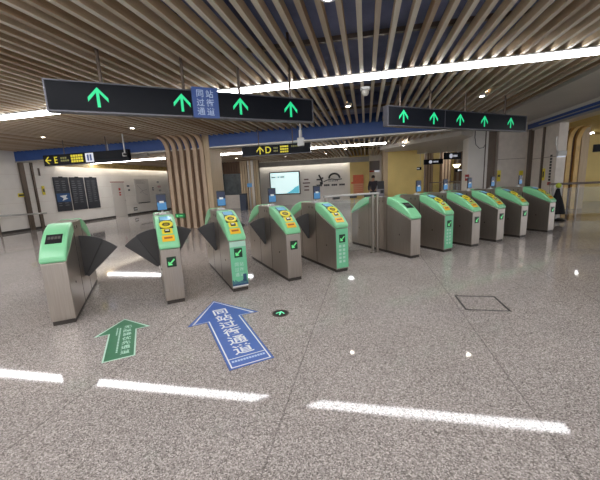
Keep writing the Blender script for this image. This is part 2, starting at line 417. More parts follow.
# ------------------------------------------------------------------ timber columns whose battens bend into the ceiling
def batten_column(name, label, x0, x1, yf, zc, m, depth=1.0, R=.5, sp=.275):
    xm = (x0+x1)/2
    t = gthing(name, label, 'column', xm, yf, 0)
    B().box(x0-xm+.02, x1-xm-.02, .12, depth, 0, zc+.3).build('core', M_WOODDK, t)
    B().box(x1-xm-.05, x1-xm+.2, .06, depth, 0, zc+.05).build('side_panel', M_WOODLT, t)
    k = math.ceil((x0+.06)/sp)
    while k*sp-.06 < x1:
        x = k*sp-.06-xm; k += 1
        prof = []
        for front in (1, 0):
            th = .0 if front else .13
            pts = [(-.0+th, 0.0)]
            cx, cz = -R, zc-R+.0
            for i in range(0, 13):
                a = i/12*PI/2
                rr = R+th
                pts.append((cx+rr*math.cos(a), cz+rr*math.sin(a)))
            pts.append((-R-.12, zc+th))
            prof += pts if front else pts[::-1]
        # outline front then back
        bb_ = B(); n = 15
        fr, bk = prof[:n], prof[n:][::-1]
        for xx in (x-.07, x+.07): pass
        vA = [[bb_.bm.verts.new((xx, p[0], p[1])) for p in fr] for xx in (x-.07, x+.07)]
        vB = [[bb_.bm.verts.new((xx, p[0], p[1])) for p in bk] for xx in (x-.07, x+.07)]
        for i in range(n-1):
            bb_.bm.faces.new([vA[0][i], vA[1][i], vA[1][i+1], vA[0][i+1]])
            bb_.bm.faces.new([vB[0][i], vB[0][i+1], vB[1][i+1], vB[1][i]])
            bb_.bm.faces.new([vA[0][i], vA[0][i+1], vB[0][i+1], vB[0][i]])
            bb_.bm.faces.new([vA[1][i], vB[1][i], vB[1][i+1], vA[1][i+1]])
        for e in (0, n-1): bb_.bm.faces.new([vA[0][e], vB[0][e], vB[1][e], vA[1][e]])
        bb_.build('batten', m, t)
    return t
batten_column('timber_column', 'timber batten column behind the left gates, its battens curving into the ceiling', COLX0, COLX1, 10.95, HC, M_WOOD)
batten_column('timber_column', 'timber batten column beyond the right opening, its battens curving into the ceiling', 7.0, 8.1, 14.4, HC2, mat('yellow_lit_batten', (222, 186, 120), .5, var=.12, scale=4))  # yellow light is painted into the batten colour
t = gthing('round_pole', 'slim pinkish grey pole beyond the right opening', 'pole', 8.95, 16.6)
B().cyl((0, 0, 0), (0, 0, HC2-.01), .17, n=24).build('shaft', M_PINK, t, smooth=True)
B().cyl((0, 0, 0), (0, 0, .12), .2, n=24).build('foot_collar', M_TRIM, t)

# far left bay between column and white wall
t = gthing('pale_pier', 'pale timber clad pier right of the timber column', 'pier', -9.95, 19.9)
B().box(-.75, .5, 0, .3, 0, HC2-.01).build('cladding', M_WOODLT, t)
B().box(-.98, -.78, -.05, .28, 0, HC2-.02).build('edge_post', M_TRIM, t)
t = gthing('shop_window', 'dark shop window with brown lattice above it, beside the far timber pier', 'window', -8.65, 20.25)
B().box(-.75, .85, 0, .1, .9, 2.3).build('pane', M_WINDOW, t)
B().box(-.75, .85, 0, .1, .0, .9).build('sill_panel', M_STONE, t)
lt = B(); lt.box(-.75, .85, .03, .1, 2.3, 3.2)
for i in range(9): lt.box(-.7+i*.18, -.64+i*.18, -.03, .05, 2.3, 2.9)
lt.build('lattice', M_WOODDK, t)
t = gthing('timber_pier', 'far pier of pale timber battens left of the wall screen', 'pier', -7.25, 19.6)
B().box(-.62, .5, .1, .5, 0, HC2-.01).build('core', M_WOODDK, t)
for i, x in enumerate((-.58, -.42, -.26, .02, .34, .5)): B().box(x-.06, x+.06, -.02, .12, 0, HC2-.02).build('batten', M_WOODLT, t)
B().box(-.14, .22, .02, .11, 0, HC2-.02).build('white_panel', M_WALL, t)
t = gthing('pole_sign', 'small blue sign on a thin grey post before the far timber pier', 'sign', -7.05, 18.9)
B().cyl((0, 0, 0), (0, 0, 2.7), .03).build('post', M_TRIM, t); B().box(-.16, .16, -.05, -.03, 1.38, 1.62).build('plate', mat('pale_blue_plate', (96, 160, 214), .4), t, bevel=.01)
t = gthing('litter_bin', 'dark slim litter bin under the small blue sign', 'bin', -7.4, 18.6)
B().box(-.2, .2, -.15, .15, 0, .95).build('body', mat('bin_blue_grey', (52, 60, 78), .5), t, bevel=.02); B().box(-.21, .21, -.16, .16, .95, 1.02).build('lid', M_BLACK, t)

# ------------------------------------------------------------------ left wall furniture
def wall_box(b, y0, y1, z0, z1, d0, d1): return b.box(d0, d1, y0, y1, z0, z1)
XW = -14.415
nb = [(12.53, 13.30), (13.39, 14.18), (14.27, 15.03)]
lbl = ['dark notice board with a blue panel, left of the row of three', 'middle one of three dark notice boards on the left wall', 'right one of three dark notice boards on the left wall']
for i, (y0, y1) in enumerate(nb):
    t = gthing('notice_board', lbl[i], 'notice board', XW, (y0+y1)/2, .67)
    h = (y1-y0)/2
    B().box(0, .035, -h, h, 0, 1.63).build('board', M_BOARD, t)
    for c, lo, hi in ([(0, 0, 11), (1, 0, 11)] if i else [(0, 0, 5), (1, 0, 5), (0, 10, 12), (1, 10, 12)]):
      p = B()
      for k in range(lo, hi):
        z = 1.42-k*.105
        p.box(.035, .038, -h+.08+c*(h-.06), -h+.08+c*(h-.06)+(h-.16)*random.uniform(.7, 1), z, z+.035)
      p.build('print', M_BOARDTXT, t)
    if i == 0:
        B().box(.035, .038, -h+.03, h-.03, .45, .86).build('blue_panel', M_BOARDBLUE, t)
        B().prism([(-.1, .5), (-.02, .62), (-.2, .74), (.2, .78), (.1, .66), (.22, .6)], .038, .041, lambda p_, q_, t_: (t_, p_, q_)).build('white_mark', M_WHITE, t)
    B().box(.035, .05, -.1, .1, 1.58, 1.66).build('clip', M_BLACK, t)
t = gthing('service_door', 'white service door with a red top edge in the left wall', 'door', XW, 16.5)
B().box(0, .03, -.48, .48, 0, 2.02).build('leaf', mat('door_white', (208, 202, 194), .4), t)
B().box(0, .045, -.52, .52, 2.02, 2.07).build('head_trim', mat('door_head', (170, 120, 108), .5), t)
for z, hh in ((1.55, .14), (1.38, .08), (1.25, .08)): B().box(.03, .036, .02, .16, z, z+hh).build('red_notice', M_REDMARK, t)
B().cyl((.03, .4, .95), (.09, .4, .95), .02).build('handle', M_TRIM, t)
t = gthing('line_map', 'pale poster with a faint map on the left wall beside the timber column', 'poster', XW, 18.6, .73)
B().box(0, .03, -.66, .66, 0, 1.5).build('board', mat('map_board', (204, 199, 192), .4), t)
mk = B(); mk.tube([(.032, -.45, 1.1), (.032, -.1, .8), (.032, .1, .55), (.032, .42, .45)], .012, 6); mk.tube([(.032, -.3, .6), (.032, 0, .75), (.032, .4, .8)], .012, 6)
for k in range(5): mk.box(.03, .034, -.55, -.55+random.uniform(.3, 1.0), 1.2+k*.05, 1.215+k*.05)
mk.build('map_lines', mat('map_grey', (140, 136, 134), .5), t)
B().box(.03, .05, -.55, .6, -.06, -.01).build('ledge', M_INK, t)
for i, (y, z, w, h, lb, m_) in enumerate([(17.35, 1.75, .2, .1, 'small wall sign right of the white door, upper one', M_BOARDTXT), (17.4, 1.5, .14, .1, 'small wall sign right of the white door, lower one', M_BOARDTXT),
        (19.7, 1.45, .12, .22, 'small dark triangular notice between map and timber column', M_INK), (20.3, 1.95, .2, .12, 'topmost of three small notices beside the timber column', M_INK),
        (20.4, 1.65, .3, .1, 'middle of three small notices beside the timber column', M_REDMARK), (20.45, 1.38, .2, .1, 'lowest of three small notices beside the timber column', M_INK),
        (17.75, .25, .3, .2, 'dark wall socket plate low on the left wall below the map', M_INK),
        (11.0, 1.45, .26, .16, 'yellow sticker left of the left shutter guide rails', M_YEL), (12.0, 1.5, .12, .4, 'yellow sticker right of the left shutter guide rails', M_YEL),
        (11.95, 2.35, .07, .34, 'thin dark wall bracket high on the left wall', M_DARKTRIM)]):
    t = gthing('wall_notice', lb, 'notice', XW, y, z)
    B().box(0, .02, -w/2, w/2, 0, h).build('plate', m_, t); B().box(.02, .024, -w/2+.02, w/2-.02, h*.3, h*.7).build('print', M_WHITE if m_ is M_INK or m_ is M_REDMARK else M_INK, t)

# ------------------------------------------------------------------ back wall furniture
t = gthing('wall_screen', 'large bright white screen in a black frame on the back wall', 'screen', -5.57, 21.98, .8)
B().box(-1.09, 1.09, -.1, 0, -.06, 1.52).build('frame', M_BLACK, t, bevel=.015)
B().box(-1.02, 1.02, -.108, -.1, .01, 1.45).build('display', M_TV, t)
B().prism([(.1, .02), (1.0, .02), (1.0, .55), (.7, .4), (.45, .2)], -.112, -.108, lambda p, q, t_: (p, t_, q)).build('cyan_corner', M_TVBLUE, t)
p = B()
for x, w in ((-.95, .3), (-.5, .12), (-.3, .3)): p.box(x, x+w, -.111, -.108, 1.12, 1.2)
p.build('title_line', mat('screen_grey', (150, 176, 180), .4), t)
t = gthing('wall_mural', 'black arch and bird shaped line mural on the white back wall', 'mural', -2.45, 22, 1.2)
mu = B()
mu.tube([(-.02+.36*(1-math.cos(a*PI/10)), -.012, .5+.32*math.sin(a*PI/10)) for a in range(11)], .06, 6)
mu.tube([(-.4, -.012, .3), (-.15, -.012, .4), (.15, -.012, .46), (.5, -.012, .4), (.85, -.012, .44)], .03, 6)
mu.tube([(-.72, -.012, .78), (-.6, -.012, .55), (-.5, -.012, .3)], .06, 6); mu.tube([(-.88, -.012, .46), (-.6, -.012, .46), (-.42, -.012, .58)], .05, 6); mu.box(-.66, -.46, -.02, 0, .12, .3)
for i in range(6): mu.box(-.05+i*.11, .01+i*.11, -.02, 0, .3, .36)
mu.build('line_drawing', M_INK, t)
for x in (-.9, -.38, .14, .66):
    p = B()
    for k in range(3): p.box(x+k*.13, x+k*.13+.115, -.02, 0, 0, .12)
    p.build('word_block', M_INK, t)
t = gthing('wall_lettering', 'short stack of small dark words right of the wall screen', 'lettering', -4.05, 22, .95)
p = B()
for k, w in enumerate((.3, .5, .32, .34)): p.box(-w/2, w/2, -.02, 0, .72-k*.24, .8-k*.24)
p.build('word_blocks', mat('brown_ink', (96, 66, 60), .5), t)
t = gthing('poster_stand', 'orange and pale poster board left of the yellow wall', 'poster', -.5, 21.5, 0)
B().box(-.33, .33, -.04, 0, .5, 1.82).build('board', M_POSTERPALE, t); B().box(-.34, .34, -.05, -.04, 1.28, 1.84).build('orange_header', M_RED, t)
B().box(-.46, -.3, -.05, -.03, 1.28, 1.4).build('orange_tab', M_RED, t)
p = B()
for k in range(5): p.box(-.27, .27, -.046, -.04, .6+k*.13, .63+k*.13)
p.build('print', M_RED, t); B().box(-.3, -.26, -.03, .0, 0, .5).build('leg', M_TRIM, t); B().box(.26, .3, -.03, 0, 0, .5).build('leg', M_TRIM, t)
t = gthing('lit_panel', 'grey panel with a white lit edge left of the yellow block', 'panel', .55, 22.6, 2.0)
B().box(-.32, .34, -.15, 0, .1, .72).build('panel', M_GREYBOX, t); B().box(.0, .34, -.18, -.02, 0, .09).build('lit_edge', M_SIGNWHITE, t); B().box(-.32, .0, -.17, -.02, 0, .09).build('red_edge', M_REDMARK, t)
t = gthing('control_kiosk', 'grey kiosk with dark screens beside the yellow block', 'kiosk', .72, 17.2)
B().box(-.17, .2, -.15, .15, 0, 1.18).build('body', M_GREYBOX, t, bevel=.02)
B().box(-.15, .18, -.16, -.1, 1.0, 1.4).build('screen', M_BLACK, t, bevel=.01); B().box(-.0, .16, -.17, -.15, .78, .94).build('reader', M_BLACK, t)

# one person far behind, dark hair, dark coat
t = gthing('person', 'person with dark hair and dark coat standing far behind, left of the yellow block', 'person', .38, 18.2)
def skin_obj(verts, edges, radii, name, m, parent):
    me = bpy.data.meshes.new(name); me.from_pydata(verts, edges, []); o = bpy.data.objects.new(name, me); COL.objects.link(o); o.parent = parent
    md = o.modifiers.new('skin', 'SKIN'); o.modifiers.new('sub', 'SUBSURF').levels = 2; o.modifiers['sub'].render_levels = 2
    sv = me.skin_vertices[0].data
    for i, r in enumerate(radii): sv[i].radius = (r, r*.8 if i < 4 else r)
    sv[0].use_root = True
    me.materials.append(m); return o
V_ = [(0, 0, .92), (0, 0, 1.12), (0, 0, 1.34), (0, 0, 1.43), (0, -.01, 1.5), (0, -.02, 1.6),
      (-.17, 0, 1.36), (-.23, .02, 1.08), (-.22, -.05, .84), (.17, 0, 1.36), (.23, .02, 1.08), (.22, -.05, .84),
      (-.09, 0, .86), (-.1, -.01, .48), (-.1, .03, .08), (-.1, -.13, .04), (.09, 0, .86), (.1, .01, .48), (.1, .05, .08), (.1, -.11, .04)]
E_ = [(0, 1), (1, 2), (2, 3), (3, 4), (4, 5), (2, 6), (6, 7), (7, 8), (2, 9), (9, 10), (10, 11), (0, 12), (12, 13), (13, 14), (14, 15), (0, 16), (16, 17), (17, 18), (18, 19)]
R_ = [.15, .14, .15, .06, .075, .085, .065, .048, .035, .065, .048, .035, .09, .062, .045, .04, .09, .062, .045, .04]
skin_obj(V_, E_, R_, 'body', M_SKIN, t)
V2 = [(0, 0, .8), (0, 0, 1.12), (0, 0, 1.36), (-.18, 0, 1.37), (-.235, .02, 1.08), (-.225, -.04, .9), (.18, 0, 1.37), (.235, .02, 1.08), (.225, -.04, .9)]
skin_obj(V2, [(0, 1), (1, 2), (2, 3), (3, 4), (4, 5), (2, 6), (6, 7), (7, 8)], [.19, .17, .16, .085, .066, .052, .085, .066, .052], 'coat', M_COAT, t)
V3 = [(0, 0, .84), (-.1, 0, .8), (-.1, -.01, .48), (-.1, .03, .12), (.1, 0, .8), (.1, .01, .48), (.1, .05, .12)]
skin_obj(V3, [(0, 1), (1, 2), (2, 3), (0, 4), (4, 5), (5, 6)], [.12, .105, .075, .06, .105, .075, .06], 'trousers', M_INK, t)
B().sphere((0, .03, 1.635), .098, 1.05).build('hair', M_HAIR, t, smooth=True)
for ex in (-.032, .032): B().sphere((ex, -.098, 1.585), .011, n=8).build('eye', M_INK, t)
B().cyl((0, -.09, 1.575), (0, -.118, 1.545), .008, .014, 8).build('nose', M_SKIN, t); B().box(-.025, .025, -.1, -.09, 1.512, 1.52).build('mouth', M_REDMARK, t)

# corridor behind the five arrow sign
t = gthing('timber_pier', 'brown timber pier right of the yellow block', 'pier', 4.1, 22.5)
B().box(-.3, .18, 0, .5, 0, 3.3).build('core', M_WOODDK, t)
for x in (-.22, -.06, .1): B().box(x-.055, x+.055, -.06, .06, 0, 3.3).build('batten', M_WOOD, t)
t = gthing('timber_pier', 'far brown timber pier beneath the black hanging signs', 'pier', 5.55, 24.5)
B().box(-.35, .3, 0, .5, 0, 3.3).build('core', M_WOODDK, t)
for x in (-.22, -.02, .18): B().box(x-.06, x+.06, -.06, .06, 0, 3.3).build('batten', M_WOOD, t)
t = gthing('timber_pier', 'dark timber pier just left of the white pier', 'pier', 7.0, 25.5)
B().box(-.6, .6, 0, .5, 0, 3.3).build('core', M_WOODDK, t)
for x in (-.45, -.15, .15, .45): B().box(x-.07, x+.07, -.06, .06, 0, 3.3).build('batten', M_TAUPE, t)
def far_sign(x, y, z, w, h, lb, rz=0):
    t = gthing('hanging_sign', lb, 'sign', x, y, z); t.rotation_euler.z = -G+rz
    B().box(-w/2, w/2, -.06, .06, 0, h).build('panel', M_SIGN, t)
    B().cyl((-w*.15, -.062, h/2), (-w*.15, -.066, h/2), h*.33).build('round_pictogram', M_SIGNWHITE, t)
    p = B()
    for k in range(3): p.box(w*.0+k*w*.09, w*.07+k*w*.09, -.066, -.062, h*.35, h*.65)
    p.build('word_blocks', M_SIGNWHITE, t)
    for s in (-.35, .35): B().cyl((s*w, 0, h), (s*w, 0, 3.3-z if z+h < 3.3 else h+.3), .012, n=8).build('rod', M_TRIM, t)
far_sign(3.48, 18.3, 2.14, .95, .26, 'black hanging sign with a white round pictogram, right of the yellow block')
far_sign(4.1, 17.0, 2.28, .95, .32, 'black hanging sign next to the white pier', math.radians(30))
far_sign(3.15, 21.5, 1.95, .5, .18, 'small black sign beside the right edge of the yellow block')
far_sign(6.3, 24, 1.75, .6, .2, 'small dark sign deep in the corridor')
t = gthing('pendant_lamp', 'glowing bowl pendant lamp deep in the corridor', 'lamp', 5.95, 23.5, 2.02)
B().cyl((0, 0, 0), (0, 0, .22), .12, .26, 20).build('shade', mat('pendant_glow', (255, 240, 190), .5, emit=2), t); B().cyl((0, 0, .2), (0, 0, 1.0), .01).build('cord', M_DARKTRIM, t)
def railing(name, lb, x, y, L, z, n, rz=0):
    t = gthing(name, lb, 'railing', x, y); t.rotation_euler.z = -G+rz
    B().tube([(-L/2, 0, z), (L/2, 0, z)], .03).build('top_rail', M_STEELTOP, t, smooth=True)
    for i in range(n): B().cyl((-L/2+.05+i*(L-.1)/(n-1), 0, 0), (-L/2+.05+i*(L-.1)/(n-1), 0, z), .022, n=10).build('post', M_STEELTOP, t)
    B().box(-L/2+.1, L/2-.1, -.006, .006, .12, z-.12).build('glass_panel', M_GLASS, t)
    return t
railing('glass_railing', 'far glass and steel railing in the corridor behind the right gates', 5.0, 20.5, 2.6, 1.15, 4)

# pier details, right side
t = gthing('hanging_cable', 'thin dark cable looping down the white pier', 'cable', 4.2, 13.68, 0)
B().tube([(-.12, 0, 3.2), (-.13, 0, 2.9), (-.08, 0, 2.62), (.05, 0, 2.48), (.18, 0, 2.5), (.26, 0, 2.62)], .011, 8).build('loop', M_INK, t)
for x, y, z, w, h, lb, m_, face in [(3.86, 13.7, 1.28, .14, .24, 'red notice on the white pier', M_REDMARK, 0), (3.98, 13.7, 1.16, .08, .1, 'small red sticker below the red notice on the pier', M_REDMARK, 0),
        (5.02, 13.8, 1.2, .12, .42, 'yellow strip sticker on the left end of the stone wall', M_YEL, 0), (5.78, 13.8, 1.15, .13, .42, 'yellow strip sticker on the right end of the stone wall', M_YEL, 0)]:
    t = gthing('wall_notice', lb, 'notice', x, y, z)
    B().box(-w/2, w/2, -.015, 0, 0, h).build('plate', m_, t); B().box(-w/2+.02, w/2-.02, -.018, -.015, h*.4, h*.6).build('print', M_INK if m_ is M_YEL else M_WHITE, t)
t = gthing('wall_notice', 'yellow strip sticker beside the guide rail on the right wall', 'notice', 5.9, 12.42, 1.2)
B().box(-.015, 0, -.07, .07, 0, .4).build('plate', M_YEL, t); B().box(-.018, -.015, -.04, .04, .1, .3).build('print', M_INK, t)
t = gthing('vertical_sign', 'narrow dark vertical lettering strip on the right wall', 'sign', 5.9, 12.05, 1.05)
p = B()
for k in range(9): p.box(-.012, 0, -.05, .05, .14+k*.095, .21+k*.095)
p.build('lettering', M_INK, t); B().box(-.012, 0, -.09, .09, 0, .1).build('red_foot', M_REDMARK, t)
t = gthing('wall_lamp', 'small white lit wall lamp at the edge of the right opening', 'lamp', 6.0, 11.78, 1.95)
B().box(-.12, .12, -.14, -.0, 0, .16).build('body', M_LAMPBODY, t, bevel=.02); B().box(-.1, .1, -.12, -.02, -.03, 0).build('lens', M_SIGNWHITE, t); B().tube([(-.1, -.05, .16), (-.16, -.05, .35), (-.16, -.05, .6)], .02).build('arm', M_TRIM, t)
t = gthing('draped_stand', 'narrow stand under a black cloth with a lime green tip, right of the last gate', 'stand', 5.72, 11.15)
B().cyl((0, 0, 0), (0, 0, .06), .27, .2, 20).build('foot', M_BLACK, t); B().cyl((0, 0, .05), (0, 0, 1.05), .025).build('post', M_TRIM, t)
d = B(); n = 20; rings = []
for z, r in ((.2, .2), (.24, .21), (.45, .17), (.65, .12), (.8, .07), (.95, .04), (1.0, .01)):
    rings.append([d.bm.verts.new((r*(1+.18*math.sin(5*a))*math.cos(a), r*(1+.18*math.sin(5*a))*math.sin(a), z)) for a in [2*PI*i/n for i in range(n)]])
for a_, b_ in zip(rings, rings[1:]):
    for i in range(n): d.bm.faces.new([a_[i], a_[(i+1) % n], b_[(i+1) % n], b_[i]])
d.bm.faces.new(rings[0][::-1]); d.bm.faces.new(rings[-1])
d.build('cloth', M_CLOTH, t, smooth=True); B().sphere((0, 0, 1.06), .075, 1.1).build('lime_tip', M_LIME, t, smooth=True)
t = railing('glass_railing', 'dark topped glass railing across the right opening', 7.75, 11.75, 4.0, 1.08, 6)
B().box(-2.0, 2.0, -.03, .03, 1.07, 1.12).build('dark_handrail', M_DARKTRIM, t)
# escalator ends beyond it
for i, x in enumerate((10.2, 11.5)):
    t = gthing('escalator_balustrade', ['nearer of two dark escalator handrail ends beyond the right opening', 'farther of two dark escalator handrail ends beyond the right opening'][i], 'escalator', x, 14.6)
    pts = [(0, 1.6, .98)]+[(0, -.0-.5*math.sin(a*PI/10), .53+.45*math.cos(a*PI/10)) for a in range(11)]+[(0, 1.6, .08)]
    B().tube(pts, .06).build('handrail', M_BLACK, t, smooth=True)
    B().prism([(p_[1], p_[2]) for p_ in pts], -.02, .02, lambda p_, q_, t_: (t_, p_, q_)).build('side_glass', M_GREYBOX, t)
t = gthing('hanging_sign', 'small black sign hanging beyond the right opening', 'sign', 9.3, 15.8, 2.2)
B().box(-.05, 1.0, -.05, .05, 0, .3).build('panel', M_SIGN, t); B().cyl((.4, 0, .3), (.4, 0, .9), .012).build('rod', M_TRIM, t)

# ------------------------------------------------------------------ hanging direction signs (gate row axes)
def up_arrow(s=.24):
    w = .042*s/.24
    h = s/2
    a = s*.5
    return [(-w/2, -h), (w/2, -h), (w/2, h-.075), (a-.03, h-.165), (a, h-.13), (0, h), (-a, h-.13), (-a+.03, h-.165), (-w/2, h-.075)]
def up_arrow2(s=.25):
    """stem with two thick slanted barbs"""
    t = .036; h = s/2; a = s*.47
    return [(-t/2, -h), (t/2, -h), (t/2, h-.068), (a, h-.185), (a, h-.13), (.0, h), (-a, h-.13), (-a, h-.185), (-t/2, h-.068)]
YS, ZB, ZT = 5.233, 2.557, 2.91
XS = [v*1.5 for v in (-0.76, 0.059, 0.647, 1.228, 1.812, 2.906, 3.495, 4.047, 4.596, 5.17, 5.934)]
W = .2415; Y0 = 4.356
def lane(i): return (XS[i]+XS[i+1]+W)/2
def arrow_sign(label, x0, x1, arrows, rods, seam=None):
    xm = (x0+x1)/2
    t = thing('hanging_sign', label, 'sign', (xm, YS, ZB))
    B().box(x0-xm, x1-xm, -.06, .06, 0, ZT-ZB).build('panel', M_SIGN, t)
    f = B(); f.box(x0-xm-.02, x1-xm+.02, -.07, .07, -.02, 0); f.box(x0-xm-.02, x1-xm+.02, -.07, .07, ZT-ZB, ZT-ZB+.015)
    f.box(x0-xm-.02, x0-xm, -.07, .07, 0, ZT-ZB); f.box(x1-xm, x1-xm+.02, -.07, .07, 0, ZT-ZB)
    if seam: f.box(seam-xm-.006, seam-xm+.006, -.064, .0, 0, ZT-ZB)
    f.build('frame', mat('sign_frame', (92, 92, 98), .35, .6), t)
    for ax in arrows:
        B().prism(up_arrow2(), -.066, -.0605, lambda p, q, t_: (ax-xm+p, t_, .18+q)).build('arrow', M_ARROW, t)
    for rx in rods: B().cyl((rx-xm, 0, ZT-ZB), (rx-xm, 0, 3.95-ZB), .022, n=10).build('rod', M_DARKTRIM, t)
    return t, xm
t, xm = arrow_sign('long black hanging sign with four green arrows and a blue plate', -.96, 2.81, [lane(i) for i in range(4)], [-.35, .70, 1.54, 2.43])
pl = B().box(.79-xm, 1.17-xm, -.12, -.07, -.03, .4).build('blue_plate', M_BLUEPLATE, t)
lettering([(c, .115, Matrix.Translation((.98-xm+(-.075 if k % 2 == 0 else .065), -.1215, .31-(k//2)*.125)) @ STAND) for k, c in enumerate('同站过街通道')], 'lettering', M_BLUETXT, pl)
arrow_sign('long black hanging sign with five green arrows on the right', 4.52, 9.08, [lane(i) for i in range(5, 10)], [4.88, 5.72, 6.83, 8.28], seam=6.12)

# exit signs on the hall grid, in front of the blue box
def exit_sign(label, x0, x1, y, z0, z1, letter, left):
    xm = (x0+x1)/2; h = z1-z0
    t = gthing('exit_sign', label, 'sign', xm, y, z0)
    B().box(x0-xm, x1-xm, -.06, .06, 0, h).build('panel', M_SIGN, t)
    B().box(x0-xm-.01, x1-xm+.01, -.065, .065, -.012, 0).build('edge', mat('sign_frame', (92, 92, 98), .35, .6), t)
    for s in (.25, .75): B().cyl((x0-xm+(x1-x0)*s, 0, h), (x0-xm+(x1-x0)*s, 0, 3.9-z0), .015, n=8).build('rod', M_DARKTRIM, t)
    return t, xm
def place_arrow(t, x, z, s, rot):
    ar = B(); R = Matrix.Rotation(rot, 2)
    ar.prism([tuple(R @ Vector(p)) for p in up_arrow2(s)], -.066, -.0605, lambda p, q, t_: (x+p, t_, z+q)); ar.build('arrow', M_SIGNYEL, t)
t, xm = exit_sign('black hanging exit sign with a yellow left arrow and letter E', -11.15, -7.7, 9.55, 2.5, 2.86, 'E', True)
place_arrow(t, -11.0-xm+.05, .18, .25, PI/2)
lettering([('E', .31, Matrix.Translation((-10.62-xm, -.0615, .18)) @ STAND)], 'letter', M_SIGNYEL, t)
p = B()
for r in range(2):
    for k in range(3 if r == 0 else 4): p.box(-10.42-xm+k*.09, -10.35-xm+k*.09, -.064, -.06, .2-r*.09, .26-r*.09)
p.build('small_words', M_SIGNDIM, t)
p = B()
for r in range(3):
    for k in range(5): p.box(-9.98-xm+k*.1, -9.9-xm+k*.1, -.064, -.06, .24-r*.09, .31-r*.09)
p.build('word_block', M_SIGNYEL, t)
B().box(-9.38-xm, -9.06-xm, -.07, -.06, .03, .33).build('pictogram_plate', M_SIGNWHITE, t)
p = B(); p.box(-9.31-xm, -9.24-xm, -.073, -.07, .08, .28); p.box(-9.2-xm, -9.13-xm, -.073, -.07, .08, .28); p.build('pictogram', M_BLUEPLATE, t)
t, xm = exit_sign('black hanging exit sign with a yellow up arrow and letter D', -4.0, -1.72, 10.3, 2.45, 2.75, 'D', False)
place_arrow(t, -3.38-xm, .15, .25, 0)
lettering([('D', .29, Matrix.Translation((-3.1-xm, -.0615, .15)) @ STAND)], 'letter', M_SIGNYEL, t)
p = B()
for r in range(2):
    for k in range(3): p.box(-2.92-xm+k*.05, -2.88-xm+k*.05, -.064, -.06, .17-r*.09, .22-r*.09)
p.build('small_words', M_SIGNDIM, t)
p = B()
for r in range(3):
    for k in range(4): p.box(-2.7-xm+k*.07, -2.64-xm+k*.07, -.064, -.06, .2-r*.08, .25-r*.08)
p.build('word_block', M_SIGNYEL, t)
p = B()
for k in range(5): p.box(-2.33-xm+k*.055, -2.29-xm+k*.055, -.064, -.06, .19, .24)
p.build('dim_words', M_SIGNDIM, t)

# cameras and other ceiling gear
t = gthing('dome_camera', 'white dome camera under the battens behind the long light', 'camera', 0, 6.9, HC-.01)
B().cyl((0, 0, -.05), (0, 0, .0), .1, n=24).build('base', M_LAMPBODY, t); B().sphere((0, 0, -.085), .075).build('dome', M_CAPGREY, t, smooth=True)
t = gthing('hanging_antenna', 'white box antenna on a rod right of the four arrow sign', 'antenna', -1.75, 8.9, 2.5)
B().box(-.09, .09, -.05, .05, 0, .22).build('box', M_LAMPBODY, t, bevel=.015); B().cyl((0, 0, .2), (0, 0, .42), .045).build('neck', M_LAMPBODY, t); B().cyl((0, 0, .4), (0, 0, 1.3), .02).build('rod', M_LAMPBODY, t)
t = gthing('bullet_camera', 'pale bullet camera on a drop rod at the end of the exit E sign', 'camera', -7.75, 9.4, 2.62)
B().cyl((0, 0, .12), (0, 0, 1.2), .022).build('rod', M_LAMPBODY, t); B().box(-.07, .04, -.05, .05, 0, .12).build('mount', M_LAMPBODY, t, bevel=.02); B().cyl((.02, -.08, .06), (.16, -.1, .05), .035).build('lens_barrel', M_BLACK, t)
t = gthing('hanging_conduit', 'grey horizontal conduit pipe behind the exit E sign', 'pipe', -8.55, 10.5, 2.74)
B().tube([(-1.0, 0, -.03), (.85, 0, 0)], .07, 12).build('pipe', M_CAPGREY, t); B().cyl((-.8, 0, 0), (-.8, 0, 1.1), .015).build('rod', M_TRIM, t)

# ------------------------------------------------------------------ ticket gates
LEN, HT = 1.9, 1.125
P0, P1, P2 = Vector((0, .80)), Vector((.22, 1.06)), Vector((.6, 1.135))
def bez(s): return P0*(1-s)**2+P1*2*s*(1-s)+P2*s*s
def beztan(s): return ((P1-P0)*(1-s)+(P2-P1)*s).normalized()
def fn(p, q, t): return (t, p, q)
def cap_poly():
    return [(-.012, .735), (-.012, .79)]+[tuple(bez(i/14)) for i in range(1, 15)]+[(.66, 1.137), (.66, 1.0)]
def on_cap(b, s, w, l, h, xo=0, mid=W/2):
    """a thin box of width w, length l lying on the cap's curve at parameter s"""
    c = bez(s); tn = beztan(s); n = Vector((-tn.y, tn.x))
    def f(x, a, k): return (mid+xo+x, c.x+tn.x*a+n.x*k, c.y+tn.y*a+n.y*k)
    vs = [b.bm.verts.new(f(x, a, k)) for x in (-w/2, w/2) for a in (-l/2, l/2) for k in (-.004, h)]
    for q in ((0, 1, 3, 2), (4, 6, 7, 5), (0, 4, 5, 1), (2, 3, 7, 6), (0, 2, 6, 4), (1, 5, 7, 3)): b.bm.faces.new([vs[i] for i in q])
    return b
def capnorm(s):
    c = bez(s); tn = beztan(s); return Vector((W/2, c.x, c.y)), Vector((0, -tn.y, tn.x))
def diag_arrow(s):
    t = s*.2; h = s/2
    # arrow pointing down-left
    pts = [(-h, -h), (h*.15, -h), (h*.15, -h+t), (-h+t*1.9, -h+t), (h, h-t*.9), (h-t*.6, h), (-h+t, -h+t*1.75), (-h+t, h*.15), (-h, h*.15)]
    return pts
